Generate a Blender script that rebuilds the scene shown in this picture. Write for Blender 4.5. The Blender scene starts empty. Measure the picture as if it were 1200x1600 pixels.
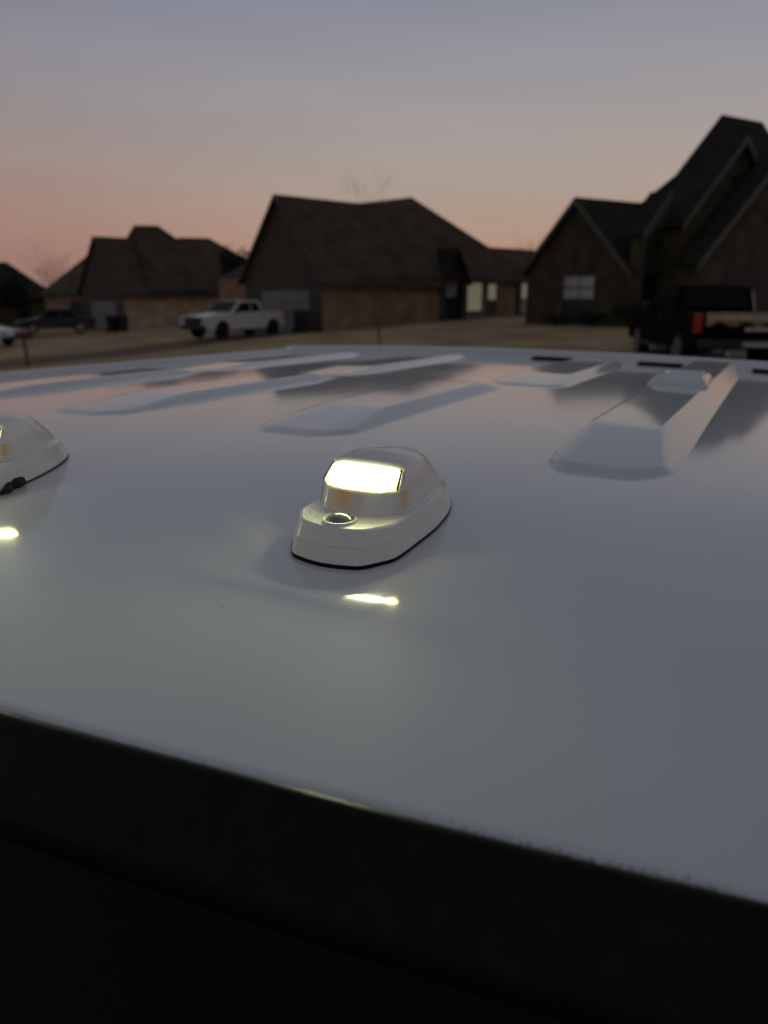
import bpy, bmesh, math, random
from mathutils import Vector, Matrix, noise
R = math.radians
random.seed(7)
scn = bpy.context.scene
col = scn.collection

# ------------------------------------------------------------------ camera
CAM_Z = 2.14
cd = bpy.data.cameras.new('camera')
cam = bpy.data.objects.new('camera', cd)
col.objects.link(cam)
cam.location = (0, 0, CAM_Z)
cam.rotation_euler = (R(90 - 16.04), 0, 0)
cd.sensor_fit = 'VERTICAL'
cd.sensor_height = 34.6
cd.lens = 26.0 * 34.6 / 34.667
cd.clip_start = 0.02
cd.clip_end = 3000
cd.dof.use_dof = True
cd.dof.focus_distance = 0.50
cd.dof.aperture_fstop = 7.0
scn.camera = cam

# ------------------------------------------------------------------ world: dusk sky
def lin(c):
    out = []
    for v in c:
        v /= 255.0
        out.append(v / 12.92 if v <= 0.04045 else ((v + 0.055) / 1.055) ** 2.4)
    return tuple(out) + (1.0,)

w = bpy.data.worlds.new('World')
scn.world = w
w.use_nodes = True
nt = w.node_tree
for n in list(nt.nodes):
    nt.nodes.remove(n)
N = nt.nodes.new
def lk(a, b):
    nt.links.new(a, b)
tc = N('ShaderNodeTexCoord')
sep = N('ShaderNodeSeparateXYZ'); lk(tc.outputs['Generated'], sep.inputs[0])
def ramp(stops):
    r = N('ShaderNodeValToRGB')
    el = r.color_ramp.elements
    while len(el) < len(stops):
        el.new(0.5)
    for e, (deg, c) in zip(el, stops):
        e.position = max(0.0, math.sin(R(deg)))
        e.color = lin(c)
    lk(sep.outputs['Z'], r.inputs[0])
    return r
HIGH = [(32, (112, 117, 126)), (55, (97, 102, 111)), (90, (92, 98, 106))]
rampA = ramp([(0, (140, 112, 104)), (1.5, (156, 122, 113)), (3.5, (166, 130, 119)), (6, (163, 137, 128)), (8.5, (159, 142, 137)), (12, (149, 143, 146)), (17.6, (133, 135, 151))] + HIGH)
rampB = ramp([(0, (188, 133, 99)), (2, (185, 143, 116)), (4, (180, 152, 135)), (6.5, (174, 157, 145)), (9.5, (169, 159, 154)), (14, (154, 152, 158)), (17.6, (140, 142, 155))] + HIGH)
rampC = ramp([(0, (124, 112, 112)), (8, (128, 117, 117)), (20, (119, 115, 120))] + HIGH)
hyp = N('ShaderNodeVectorMath'); hyp.operation = 'MULTIPLY'; hyp.inputs[1].default_value = (1, 1, 0)
lk(tc.outputs['Generated'], hyp.inputs[0])
nrm = N('ShaderNodeVectorMath'); nrm.operation = 'NORMALIZE'; lk(hyp.outputs[0], nrm.inputs[0])
dot = N('ShaderNodeVectorMath'); dot.operation = 'DOT_PRODUCT'
GA = R(20)
dot.inputs[1].default_value = (math.sin(GA), math.cos(GA), 0)
lk(nrm.outputs[0], dot.inputs[0])
def mr(a, b):
    m = N('ShaderNodeMapRange'); m.interpolation_type = 'SMOOTHSTEP'
    m.inputs['From Min'].default_value = a; m.inputs['From Max'].default_value = b
    lk(dot.outputs['Value'], m.inputs['Value'])
    return m
def mix(f, a, b):
    m = N('ShaderNodeMix'); m.data_type = 'RGBA'
    lk(f.outputs[0], m.inputs['Factor']); lk(a, m.inputs['A']); lk(b, m.inputs['B'])
    return m.outputs['Result']
c1 = mix(mr(0.68, 1.0), rampA.outputs[0], rampB.outputs[0])
c2 = mix(mr(-0.35, 0.6), rampC.outputs[0], c1)
# thin uneven veils of high cloud
nz = N('ShaderNodeTexNoise'); nz.inputs['Scale'].default_value = 3.0; nz.inputs['Detail'].default_value = 4
mp = N('ShaderNodeMapping'); mp.inputs['Scale'].default_value = (1, 1, 9); lk(tc.outputs['Generated'], mp.inputs[0]); lk(mp.outputs[0], nz.inputs['Vector'])
mrz = N('ShaderNodeMapRange'); mrz.inputs['From Min'].default_value = 0.3; mrz.inputs['From Max'].default_value = 0.7
mrz.inputs['To Min'].default_value = 0.97; mrz.inputs['To Max'].default_value = 1.03
lk(nz.outputs['Fac'], mrz.inputs['Value'])
sc_ = N('ShaderNodeVectorMath'); sc_.operation = 'SCALE'; lk(c2, sc_.inputs[0]); lk(mrz.outputs[0], sc_.inputs['Scale'])
bg = N('ShaderNodeBackground'); bg.inputs['Strength'].default_value = 0.97
lk(sc_.outputs[0], bg.inputs['Color'])
wo = N('ShaderNodeOutputWorld'); lk(bg.outputs[0], wo.inputs['Surface'])

vs = scn.view_settings
vs.view_transform = 'Standard'
vs.look = 'None'
vs.exposure = 0.0
vs.gamma = 1.0
scn.cycles.use_denoising = True
scn.cycles.max_bounces = 6
scn.cycles.sample_clamp_indirect = 4.0

# ------------------------------------------------------------------ materials
def mat(name, color, rough=0.7, metal=0.0, spec=0.5, coat=0.0, coat_rough=0.03, var=0.0, vscale=8.0, bump=0.0, bscale=40.0, emit=None, estr=0.0, brick=None):
    m = bpy.data.materials.new(name)
    m.use_nodes = True
    t = m.node_tree
    b = t.nodes['Principled BSDF']
    b.inputs['Base Color'].default_value = tuple(color) + (1,)
    b.inputs['Roughness'].default_value = rough
    b.inputs['Metallic'].default_value = metal
    b.inputs['Specular IOR Level'].default_value = spec
    b.inputs['Coat Weight'].default_value = coat
    b.inputs['Coat Roughness'].default_value = coat_rough
    if emit:
        b.inputs['Emission Color'].default_value = tuple(emit) + (1,)
        b.inputs['Emission Strength'].default_value = estr
    tcn = t.nodes.new('ShaderNodeTexCoord')
    src = None
    if brick:
        br = t.nodes.new('ShaderNodeTexBrick')
        br.inputs['Scale'].default_value = brick[0]
        br.inputs['Color1'].default_value = tuple(color) + (1,)
        br.inputs['Color2'].default_value = tuple(c * 0.7 for c in color) + (1,)
        br.inputs['Mortar'].default_value = tuple(brick[1]) + (1,)
        br.inputs['Mortar Size'].default_value = 0.012
        br.inputs['Row Height'].default_value = brick[2]
        mpn = t.nodes.new('ShaderNodeMapping')
        cmb = t.nodes.new('ShaderNodeCombineXYZ'); sp = t.nodes.new('ShaderNodeSeparateXYZ')
        ad = t.nodes.new('ShaderNodeMath'); ad.operation = 'ADD'
        t.links.new(tcn.outputs['Object'], sp.inputs[0])
        t.links.new(sp.outputs[0], ad.inputs[0]); t.links.new(sp.outputs[1], ad.inputs[1])
        t.links.new(ad.outputs[0], cmb.inputs[0]); t.links.new(sp.outputs[2], cmb.inputs[1])
        t.links.new(cmb.outputs[0], mpn.inputs[0]); t.links.new(mpn.outputs[0], br.inputs['Vector'])
        src = br.outputs['Color']
    if var > 0:
        nzz = t.nodes.new('ShaderNodeTexNoise')
        nzz.inputs['Scale'].default_value = vscale
        nzz.inputs['Detail'].default_value = 6
        t.links.new(tcn.outputs['Object'], nzz.inputs['Vector'])
        mm = t.nodes.new('ShaderNodeMapRange')
        mm.inputs['From Min'].default_value = 0.3; mm.inputs['From Max'].default_value = 0.7
        mm.inputs['To Min'].default_value = 1 - var; mm.inputs['To Max'].default_value = 1 + var
        t.links.new(nzz.outputs['Fac'], mm.inputs['Value'])
        sc = t.nodes.new('ShaderNodeVectorMath'); sc.operation = 'SCALE'
        if src is None:
            sc.inputs[0].default_value = color
        else:
            t.links.new(src, sc.inputs[0])
        t.links.new(mm.outputs[0], sc.inputs['Scale'])
        src = sc.outputs[0]
    if src is not None:
        t.links.new(src, b.inputs['Base Color'])
    if bump > 0:
        nb = t.nodes.new('ShaderNodeTexNoise'); nb.inputs['Scale'].default_value = bscale; nb.inputs['Detail'].default_value = 5
        t.links.new(tcn.outputs['Object'], nb.inputs['Vector'])
        bp = t.nodes.new('ShaderNodeBump'); bp.inputs['Strength'].default_value = bump
        t.links.new(nb.outputs['Fac'], bp.inputs['Height'])
        t.links.new(bp.outputs[0], b.inputs['Normal'])
    return m

def roof_paint():
    """white car paint with a clear coat, a film of dust and a few specks of grit"""
    m = mat('white_roof_paint', (0.70, 0.70, 0.705), rough=0.62, spec=.3, coat=1.0, coat_rough=0.035)
    t = m.node_tree; b = t.nodes['Principled BSDF']
    tcn = t.nodes.new('ShaderNodeTexCoord')
    n1 = t.nodes.new('ShaderNodeTexNoise'); n1.inputs['Scale'].default_value = 2.5; n1.inputs['Detail'].default_value = 8
    t.links.new(tcn.outputs['Object'], n1.inputs['Vector'])
    m1 = t.nodes.new('ShaderNodeMapRange'); m1.inputs['From Min'].default_value = .3; m1.inputs['From Max'].default_value = .7
    m1.inputs['To Min'].default_value = .90; m1.inputs['To Max'].default_value = 1.03
    t.links.new(n1.outputs['Fac'], m1.inputs['Value'])
    vo = t.nodes.new('ShaderNodeTexVoronoi'); vo.inputs['Scale'].default_value = 55; vo.inputs['Randomness'].default_value = 1
    t.links.new(tcn.outputs['Object'], vo.inputs['Vector'])
    # one cell in a few carries a speck
    sepc = t.nodes.new('ShaderNodeSeparateColor'); t.links.new(vo.outputs['Color'], sepc.inputs[0])
    rad = t.nodes.new('ShaderNodeMapRange'); rad.inputs['From Min'].default_value = .42; rad.inputs['From Max'].default_value = 1.0
    rad.inputs['To Min'].default_value = 0.0; rad.inputs['To Max'].default_value = .036
    t.links.new(sepc.outputs[0], rad.inputs['Value'])
    lt = t.nodes.new('ShaderNodeMath'); lt.operation = 'LESS_THAN'
    t.links.new(vo.outputs['Distance'], lt.inputs[0]); t.links.new(rad.outputs[0], lt.inputs[1])
    sc = t.nodes.new('ShaderNodeVectorMath'); sc.operation = 'SCALE'; sc.inputs[0].default_value = (0.70, 0.70, 0.712)
    t.links.new(m1.outputs[0], sc.inputs['Scale'])
    mx = t.nodes.new('ShaderNodeMix'); mx.data_type = 'RGBA'
    t.links.new(lt.outputs[0], mx.inputs['Factor']); t.links.new(sc.outputs[0], mx.inputs['A'])
    mx.inputs['B'].default_value = (.06, .055, .05, 1)
    t.links.new(mx.outputs['Result'], b.inputs['Base Color'])
    m2 = t.nodes.new('ShaderNodeMapRange'); m2.inputs['To Min'].default_value = .04; m2.inputs['To Max'].default_value = .12
    n2 = t.nodes.new('ShaderNodeTexNoise'); n2.inputs['Scale'].default_value = 6; n2.inputs['Detail'].default_value = 6
    t.links.new(tcn.outputs['Object'], n2.inputs['Vector']); t.links.new(n2.outputs['Fac'], m2.inputs['Value'])
    t.links.new(m2.outputs[0], b.inputs['Coat Roughness'])
    return m

M = {}
M['paint'] = roof_paint()
M['body_white'] = mat('white_body_paint', (.62, .62, .60), rough=.4, coat=.8, var=.05, vscale=3)
M['lamp_shell'] = mat('white_lamp_plastic', (.84, .84, .79), rough=.32, coat=.35, coat_rough=.12, var=.04, vscale=60, bump=.02, bscale=900)
M['rubber'] = mat('black_rubber', (.007, .0075, .006), rough=.36, spec=.12, var=.35, vscale=90, bump=.15, bscale=500)
M['dustrubber'] = mat('dusty_rubber', (.035, .032, .026), rough=.7, spec=.25, var=.6, vscale=260)
M['windscreen'] = mat('dark_tinted_glass', (.0015, .003, .003), rough=.12, spec=.12, var=.3, vscale=5)
M['cap'] = mat('smoked_clear_cap', (.20, .21, .185), rough=.08, spec=.7, coat=.6, var=.1, vscale=200)
M['amber'] = mat('amber_tinted_plastic', (.86, .50, .19), rough=.32, coat=.3, coat_rough=.12)  # lamp glow painted into the shell colour, fading out at the edges
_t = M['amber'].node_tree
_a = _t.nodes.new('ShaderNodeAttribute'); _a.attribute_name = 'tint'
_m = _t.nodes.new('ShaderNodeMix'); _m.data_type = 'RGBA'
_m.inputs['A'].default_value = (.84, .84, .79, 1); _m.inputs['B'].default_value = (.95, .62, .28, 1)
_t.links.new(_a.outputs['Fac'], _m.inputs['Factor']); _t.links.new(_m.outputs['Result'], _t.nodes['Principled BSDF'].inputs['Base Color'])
M['slot'] = mat('black_gap', (.006, .006, .007), rough=.8, spec=.05, var=.2, vscale=30)
M['lint'] = mat('grey_lint', (.16, .14, .10), rough=.9, spec=.1, var=.3, vscale=200)
M['blackpaint'] = mat('black_car_paint', (.003, .003, .0035), rough=.65, coat=0, spec=.04, var=.2, vscale=4)
M['bluepaint'] = mat('dark_blue_car_paint', (.012, .016, .022), rough=.4, coat=.5, var=.2, vscale=4)
M['silver'] = mat('champagne_metal', (.38, .32, .24), rough=.38, metal=.75, var=.25, vscale=7)
M['chrome'] = mat('brushed_chrome', (.55, .54, .52), rough=.25, metal=1, var=.1, vscale=9)
M['tyre'] = mat('tyre_rubber', (.015, .015, .015), rough=.85, spec=.2, var=.2, vscale=20)
M['rim'] = mat('alloy_rim', (.35, .35, .34), rough=.35, metal=.9, var=.15, vscale=12)
M['carglass'] = mat('car_window_glass', (.004, .005, .006), rough=.15, spec=.12, var=.2, vscale=3)
M['red'] = mat('red_tail_lens', (.42, .012, .012), rough=.25, spec=.5, var=.1, vscale=20)
M['headlens'] = mat('clear_head_lens', (.45, .45, .43), rough=.2, spec=.6, var=.1, vscale=20)
M['grille'] = mat('dark_grille_plastic', (.02, .02, .02), rough=.6, var=.3, vscale=15)

def brickmat(name, c):
    return mat(name, c, rough=.9, spec=.15, var=.28, vscale=1.2, brick=(4.5, tuple(min(1, v * 1.25) for v in c), .28), bump=.2, bscale=30)
M['brick_tan'] = brickmat('tan_brick', (.55, .395, .275))
M['brick_brown'] = brickmat('brown_brick', (.32, .215, .14))
M['brick_dark'] = brickmat('dark_brown_brick', (.080, .069, .042))
M['shingle'] = mat('brown_roof_shingles', (.108, .078, .055), rough=.95, spec=.1, var=.3, vscale=1.0, brick=(3.0, (.075, .056, .042), .3), bump=.3, bscale=12)
M['shingle_dark'] = mat('charcoal_roof_shingles', (.040, .037, .031), rough=.95, spec=.1, var=.3, vscale=1.0, brick=(3.0, (.03, .026, .022), .3), bump=.3, bscale=12)
M['shingle_olive'] = mat('olive_roof_shingles', (.115, .105, .068), rough=.95, spec=.1, var=.3, vscale=1.0, brick=(3.0, (.08, .07, .05), .3), bump=.3, bscale=12)
M['siding'] = mat('dark_lap_siding', (.085, .078, .064), rough=.85, spec=.15, var=.15, vscale=2, bump=.1, bscale=20)
M['trim'] = mat('painted_wood_trim', (.075, .071, .063), rough=.6, var=.15, vscale=3)
M['darktrim'] = mat('dark_brown_trim', (.05, .042, .035), rough=.7, var=.2, vscale=3)
M['garage'] = mat('grey_garage_door', (.20, .205, .215), rough=.6, var=.12, vscale=2)
M['garage_dark'] = mat('dark_brown_garage_door', (.028, .022, .018), rough=.7, var=.2, vscale=2)
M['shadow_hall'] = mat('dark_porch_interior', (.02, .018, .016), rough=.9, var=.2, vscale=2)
M['litdoor'] = mat('lit_window_glow', (.3, .29, .22), rough=.5, emit=(.30, .28, .18), estr=.33, var=.2, vscale=2)
M['winpane'] = mat('window_glass', (.42, .43, .45), rough=.15, spec=.5, var=.2, vscale=1.5)  # reflected sky painted in as a pale glass colour
M['winpane_dark'] = mat('dark_window_glass', (.035, .036, .038), rough=.12, spec=.5, var=.2, vscale=1.5)
M['bin'] = mat('dark_green_plastic', (.010, .016, .015), rough=.5, var=.2, vscale=8)
M['bark'] = mat('grey_brown_bark', (.085, .068, .052), rough=.95, spec=.1, var=.3, vscale=20, bump=.4, bscale=60)
M['leaf_dark'] = mat('dark_evergreen_foliage', (.022, .026, .017), rough=.9, spec=.1, var=.5, vscale=2.5)
M['wood'] = mat('weathered_post_wood', (.17, .135, .095), rough=.9, spec=.1, var=.3, vscale=12)
M['boxmetal'] = mat('dark_mailbox_metal', (.04, .036, .03), rough=.5, var=.2, vscale=9)
M['concrete'] = mat('grey_concrete', (.26, .22, .17), rough=.95, spec=.1, var=.2, vscale=.8, bump=.2, bscale=20)
M['asphalt'] = mat('worn_asphalt', (.16, .12, .085), rough=.95, spec=.1, var=.25, vscale=.7, bump=.2, bscale=30)

# ------------------------------------------------------------------ helpers
class MB:
    """collects shapes; build() links them as ONE mesh object"""
    def __init__(s):
        s.v = []; s.f = []
    def add(s, vs_, fs):
        o = len(s.v)
        s.v += [tuple(p) for p in vs_]
        s.f += [tuple(i + o for i in f) for f in fs]
        return s
    def box(s, x0, x1, y0, y1, z0, z1):
        return s.add([(x0, y0, z0), (x1, y0, z0), (x1, y1, z0), (x0, y1, z0), (x0, y0, z1), (x1, y0, z1), (x1, y1, z1), (x0, y1, z1)],
                     [(0, 3, 2, 1), (4, 5, 6, 7), (0, 1, 5, 4), (1, 2, 6, 5), (2, 3, 7, 6), (3, 0, 4, 7)])
    def prism(s, poly, d):
        """closed polygon of 3-D points pushed along vector d"""
        n = len(poly)
        a = [Vector(p) for p in poly]; b = [p + Vector(d) for p in a]
        return s.add(a + b, [tuple(range(n - 1, -1, -1)), tuple(range(n, 2 * n))] + [(i, (i + 1) % n, n + (i + 1) % n, n + i) for i in range(n)])
    def tube(s, pts, rads, n=6):
        rings = []
        for i, p in enumerate(pts):
            p = Vector(p)
            q = Vector(pts[min(i + 1, len(pts) - 1)]) - Vector(pts[max(i - 1, 0)])
            q.normalize()
            a = q.orthogonal().normalized(); b = q.cross(a)
            rings.append([p + (a * math.cos(2 * math.pi * k / n) + b * math.sin(2 * math.pi * k / n)) * rads[i] for k in range(n)])
        return s.loft(rings, True, True)
    def loft(s, rings, closed=True, caps=False):
        n = len(rings[0]); vs_ = [p for r in rings for p in r]; fs = []
        for i in range(len(rings) - 1):
            for k in range(n if closed else n - 1):
                k2 = (k + 1) % n
                fs.append((i * n + k, i * n + k2, (i + 1) * n + k2, (i + 1) * n + k))
        if caps:
            fs.append(tuple(range(n - 1, -1, -1))); fs.append(tuple((len(rings) - 1) * n + k for k in range(n)))
        return s.add(vs_, fs)
    def build(s, name, m, parent=None, smooth=False, bevel=0.0, seg=2, angle=35):
        me = bpy.data.meshes.new(name)
        me.from_pydata(s.v, [], s.f)
        bm = bmesh.new(); bm.from_mesh(me)
        bmesh.ops.recalc_face_normals(bm, faces=bm.faces)
        bm.to_mesh(me); bm.free()
        o = bpy.data.objects.new(name, me)
        col.objects.link(o)
        me.materials.append(m)
        if parent is not None:
            o.parent = parent
        if bevel > 0:
            bv = o.modifiers.new('bevel', 'BEVEL'); bv.width = bevel; bv.segments = seg; bv.limit_method = 'ANGLE'; bv.angle_limit = R(30)
            smooth = True
        if smooth:
            me.polygons.foreach_set('use_smooth', [True] * len(me.polygons))
            me.set_sharp_from_angle(angle=R(angle))
        return o

def empty(name, loc, rz=0, label=None, cat=None, group=None):
    o = bpy.data.objects.new(name, None)
    col.objects.link(o)
    o.empty_display_size = .2
    o.location = loc; o.rotation_euler = (0, 0, rz)
    tag(o, label, cat, group)
    return o

def tag(o, label=None, cat=None, group=None, kind=None):
    if label: o['label'] = label
    if cat: o['category'] = cat
    if group: o['group'] = group
    if kind: o['kind'] = kind
    return o

def sm(a, b, x):
    t = min(1, max(0, (x - a) / (b - a)))
    return t * t * (3 - 2 * t)

def ground_z(x, y):
    return 0.38 * sm(5, 16, y) + (0.048 * max(-40, x) if x < 0 else 0.034 * min(x, 25)) * sm(8, 32, y) + 0.04 * noise.noise((x * .12, y * .12, 0)) * sm(6, 14, y)

# ------------------------------------------------------------------ terrain
def sheet(name, m, xs, ys, dz=0.0, kind='structure', mask=None):
    b = MB(); nx, ny = len(xs), len(ys)
    b.v = [(x, y, ground_z(x, y) + dz) for y in ys for x in xs]
    b.f = [(j * nx + i, j * nx + i + 1, (j + 1) * nx + i + 1, (j + 1) * nx + i) for j in range(ny - 1) for i in range(nx - 1)]
    return tag(b.build(name, m, smooth=True, angle=80), kind=kind)

def grass_mat():
    m = mat('dormant_lawn', (.40, .285, .17), rough=1, spec=.05, var=.35, vscale=.35, bump=.6, bscale=25)
    return m
M['grass'] = grass_mat()
xs = [-900, -400, -200, -120, -80] + [-60 + 2 * i for i in range(61)] + [80, 120, 200, 400, 900]
ys = [-300, -100, -40, -15, -5, 0, 3, 5] + [6 + 1.5 * i for i in range(60)] + [110, 150, 220, 400, 900]
sheet('ground', M['grass'], xs, ys)

def ribbon(name, m, pts, width, dz):
    """a strip of paving following the ground"""
    b = MB(); dense = []
    for (p, q) in zip(pts, pts[1:]):
        k = max(2, int((Vector(q) - Vector(p)).length / 1.0))
        dense += [Vector(p).lerp(Vector(q), i / k) for i in range(k)]
    dense.append(Vector(pts[-1]))
    rings = []
    for i, p in enumerate(dense):
        d = dense[min(i + 1, len(dense) - 1)] - dense[max(i - 1, 0)]; d.normalize()
        nn = Vector((-d.y, d.x))
        rings.append([(p.x + nn.x * t * width, p.y + nn.y * t * width, ground_z(p.x + nn.x * t * width, p.y + nn.y * t * width) + dz) for t in (-.5, -.25, 0, .25, .5)])
    b.loft(rings, closed=False)
    return tag(b.build(name, m, smooth=True, angle=80), kind='structure')

# ------------------------------------------------------------------ the white truck whose roof fills the picture
AZ = R(27.1)
V0 = -.62
RV = Vector((math.sin(AZ), math.cos(AZ), 0)); TV = Vector((math.cos(AZ), -math.sin(AZ), 0))
truck_loc = RV * 1.0 + TV * V0
truck = empty('pickup_truck', (truck_loc.x, truck_loc.y, 0), -AZ,
              'white truck in the foreground, its ribbed roof and lit marker lamps seen close up', 'truck')
def L(u, v, z):      # roof coordinates (u rearwards, v to the driver's side) into truck-local ones
    return (v - V0, u - 1.0, z)

U_REAR = 2.0
V_L, V_R = V0 - .72, V0 + .72
def u_ws(v):
    return .1725 + .126 * (v - V0) ** 2

def prof(u):         # lengthwise camber of the roof: rises from the windscreen, falls gently to the rear
    pts = ((.10, 5.0), (.42, 3.0), (.72, 0.2), (1.0, -.75), (1.5, -1.0), (2.1, -1.1))
    z = 0.0; step = .01; x = .42
    sgn = 1 if u > x else -1
    n = int(abs(u - x) / step) + 1
    h = (u - x) / n
    for i in range(n):
        xm = x + h * (i + .5)
        s = pts[-1][1]
        if xm <= pts[0][0]: s = pts[0][1]
        for (a, sa), (b_, sb) in zip(pts, pts[1:]):
            if a <= xm <= b_:
                s = sa + (sb - sa) * (xm - a) / (b_ - a); break
        z += math.tan(R(s)) * h
    return z
PROF = [prof(i * .01) for i in range(0, 215)]
def pz(u):
    i = max(0, min(213, int(u / .01))); f = u / .01 - i
    return PROF[i] * (1 - f) + PROF[i + 1] * f

# pressed ribs: (v left, v right, u front, u rear, height)
RIBS = [(-.186, -.090, .665, 1.90, .020), (-.53, -.418, .685, 1.20, .011), (-.845, -.735, .68, 1.20, .010), (-1.16, -1.05, .68, 1.20, .010),
        (-.455, -.335, 1.27, 1.90, .010), (-.85, -.735, 1.25, 1.90, .008), (-1.16, -1.05, 1.25, 1.90, .008)]
def facet(t):        # straight slope with just a touch of rounding at foot and crest
    t = min(1.0, max(0.0, t))
    e = .07
    if t < e: return t * t / (2 * e) / (1 - e)
    if t > 1 - e: return 1 - (1 - t) ** 2 / (2 * e) / (1 - e)
    return (t - e / 2) / (1 - e)
def rib(u, v):
    h = 0.0
    for (va, vb, ua, ub, hh) in RIBS:
        if v < va - .03 or v > vb + .03 or u < ua - .05 or u > ub + .05: continue
        # rounded front: the tip is pulled back near the sides
        vm = (va + vb) / 2; k = abs(v - vm) / ((vb - va) / 2)
        uf = ua + (.16 if v < vm else .06) * max(0, k - .45) ** 2
        sv = facet((v - va + .003) / .014) * facet((vb + .016 - v) / .030)
        su = (.24 * facet((u - uf) / .012) + .76 * facet((u - uf) / .17)) * (1 - sm(ub - .02, ub + .02, u))
        m_ = max(0.0, .10 - abs(su - sv)) / .10
        h = max(h, hh * max(0.0, min(su, sv) - m_ * m_ * .025 * (1 if min(su, sv) > .03 else 0)))
    return h
def roof_z(u, v):
    d = (v - V0)
    z = 1.98 + pz(u) - .014 * (d / .7) ** 2 + .004
    z += rib(u, v)
    # raised rear lip
    lip = .022 * sm(1.920, 1.955, u)
    # raised rails at the sides, then the edge rolls over
    z += max(lip, .016 * sm(.655, .675, abs(d))) - .006 * sm(1.965, 2.0, u) - .02 * sm(.695, .72, abs(d)) ** 2
    return z

rb = MB()
vsamp = [V_L + (V_R - V_L) * i / 480 for i in range(481)]
ssamp = [i / 230 for i in range(231)]
rows = []
for s_ in ssamp:
    row = []
    for v in vsamp:
        u0 = u_ws(v)
        u = u0 + (U_REAR - u0) * s_
        row.append(L(u, v, roof_z(u, v)))
    rows.append(row)
# hem of the roof rolled down at the windscreen and at the rear
hem0 = []; hem1 = []
for v in vsamp:
    u0 = u_ws(v); z0 = roof_z(u0, v)
    hem0.append(L(u0 - .0025, v, z0 - .0022)); hem1.append(L(u0 - .003, v, z0 - .010))
rear0 = [L(U_REAR + .012, v, roof_z(U_REAR, v) - .006) for v in vsamp]
rear1 = [L(U_REAR + .02, v, roof_z(U_REAR, v) - .04) for v in vsamp]
rb.loft([hem1, hem0] + rows + [rear0, rear1], closed=False)
roof = rb.build('roof', M['paint'], truck, smooth=True, angle=70)

# black strips painting in the shade of gaps below the rear lip, between the ribs
for (va, vb) in ((-.058, .05), (-.305, -.205), (-.56, -.462)):
    sb = MB(); n = 12; pr = []
    for (u, dz) in ((1.893, .0012), (1.899, .0035), (1.930, .0060), (1.938, .0025)):
        pr.append([L(u, va + (vb - va) * i / n, roof_z(min(u, 1.924), va + (vb - va) * i / n) + dz) for i in range(n + 1)])
    sb.loft(pr, closed=False)
    sb.build('rear_gap_seal', M['slot'], truck, smooth=True)

# small raised white block on the rib nearest the driver's side
kb = MB()
kv, ku = -.141, 1.285
def kring(hw, ya, yb, z):
    return [L(ku + ya, kv - hw, roof_z(ku, kv) + z), L(ku + ya, kv + hw, roof_z(ku, kv) + z), L(ku + yb, kv + hw * .92, roof_z(ku, kv) + z), L(ku + yb, kv - hw * .92, roof_z(ku, kv) + z)]
kb.loft([kring(.044, -.02, .11, -.005), kring(.044, -.02, .11, .003), kring(.034, .0, .10, .013), kring(.030, .006, .095, .0135), kring(.027, .012, .09, .0105)], True, True)
kb.build('roof_bracket', M['paint'], truck, bevel=.003)

# windscreen: a raked curved sheet running forward under the camera
RAKE = math.tan(R(31))
SEAL_W = .034
wsr = []
for i in range(0, 26):
    k = i / 25
    row = []
    for j in range(0, 61):
        v = V_L + .03 + (V_R - V_L - .06) * j / 60
        d = SEAL_W * .86 - .006 + k * .62
        u = u_ws(v) - d
        z = roof_z(u_ws(v), v) - .012 - d * RAKE + .03 * k * k * 0 
        row.append(L(u, v, z))
    wsr.append(row)
wb = MB(); wb.loft(wsr, closed=False)
wb.build('windshield', M['windscreen'], truck, smooth=True)

# rubber moulding between roof and windscreen
prof_seal = [(-.0010, .0024), (.0006, .0040), (.0034, .0046), (.0068, .0034), (.0130, -.0030), (.0200, -.0095), (.0290, -.0165), (.0315, -.0205), (.0325, -.0280), (.0290, -.0330)]
rings = []
for j in range(0, 181):
    v = V_L + .01 + (V_R - V_L - .02) * j / 180
    wob = .0006 * noise.noise((v * 9, 0, 0))
    rings.append([L(u_ws(v) - du, v, roof_z(u_ws(v), v) - .0022 + dz + wob) for (du, dz) in prof_seal])
ms = MB(); ms.loft(rings, closed=False)
seal = ms.build('windshield_seal', M['rubber'], truck, smooth=True, angle=60)
# lint and grit caught along the edge of the moulding
lb = MB()
rnd = random.Random(3)
for k in range(330):
    v = rnd.choice((rnd.uniform(-.5, .03), rnd.gauss(-.045, .02), rnd.gauss(-.01, .012)))
    u = u_ws(v) - rnd.uniform(-.0012, .003); z = roof_z(u_ws(v), v) + rnd.uniform(.0, .002)
    a = rnd.uniform(0, 6.28); ln = rnd.uniform(.0006, .0022)
    p0 = Vector(L(u, v, z)); p1 = p0 + Vector((math.cos(a) * ln, math.sin(a) * ln * .5, rnd.uniform(.0003, .0012)))
    p2 = p1 + Vector((rnd.uniform(-1, 1) * ln, rnd.uniform(-1, 1) * ln * .5, rnd.uniform(-.0006, .0006)))
    lb.tube([p0, p1, p2], [.00016, .00013, .00008], 3)
tag(lb.build('lint', M['lint'], truck), kind='stuff')

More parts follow.
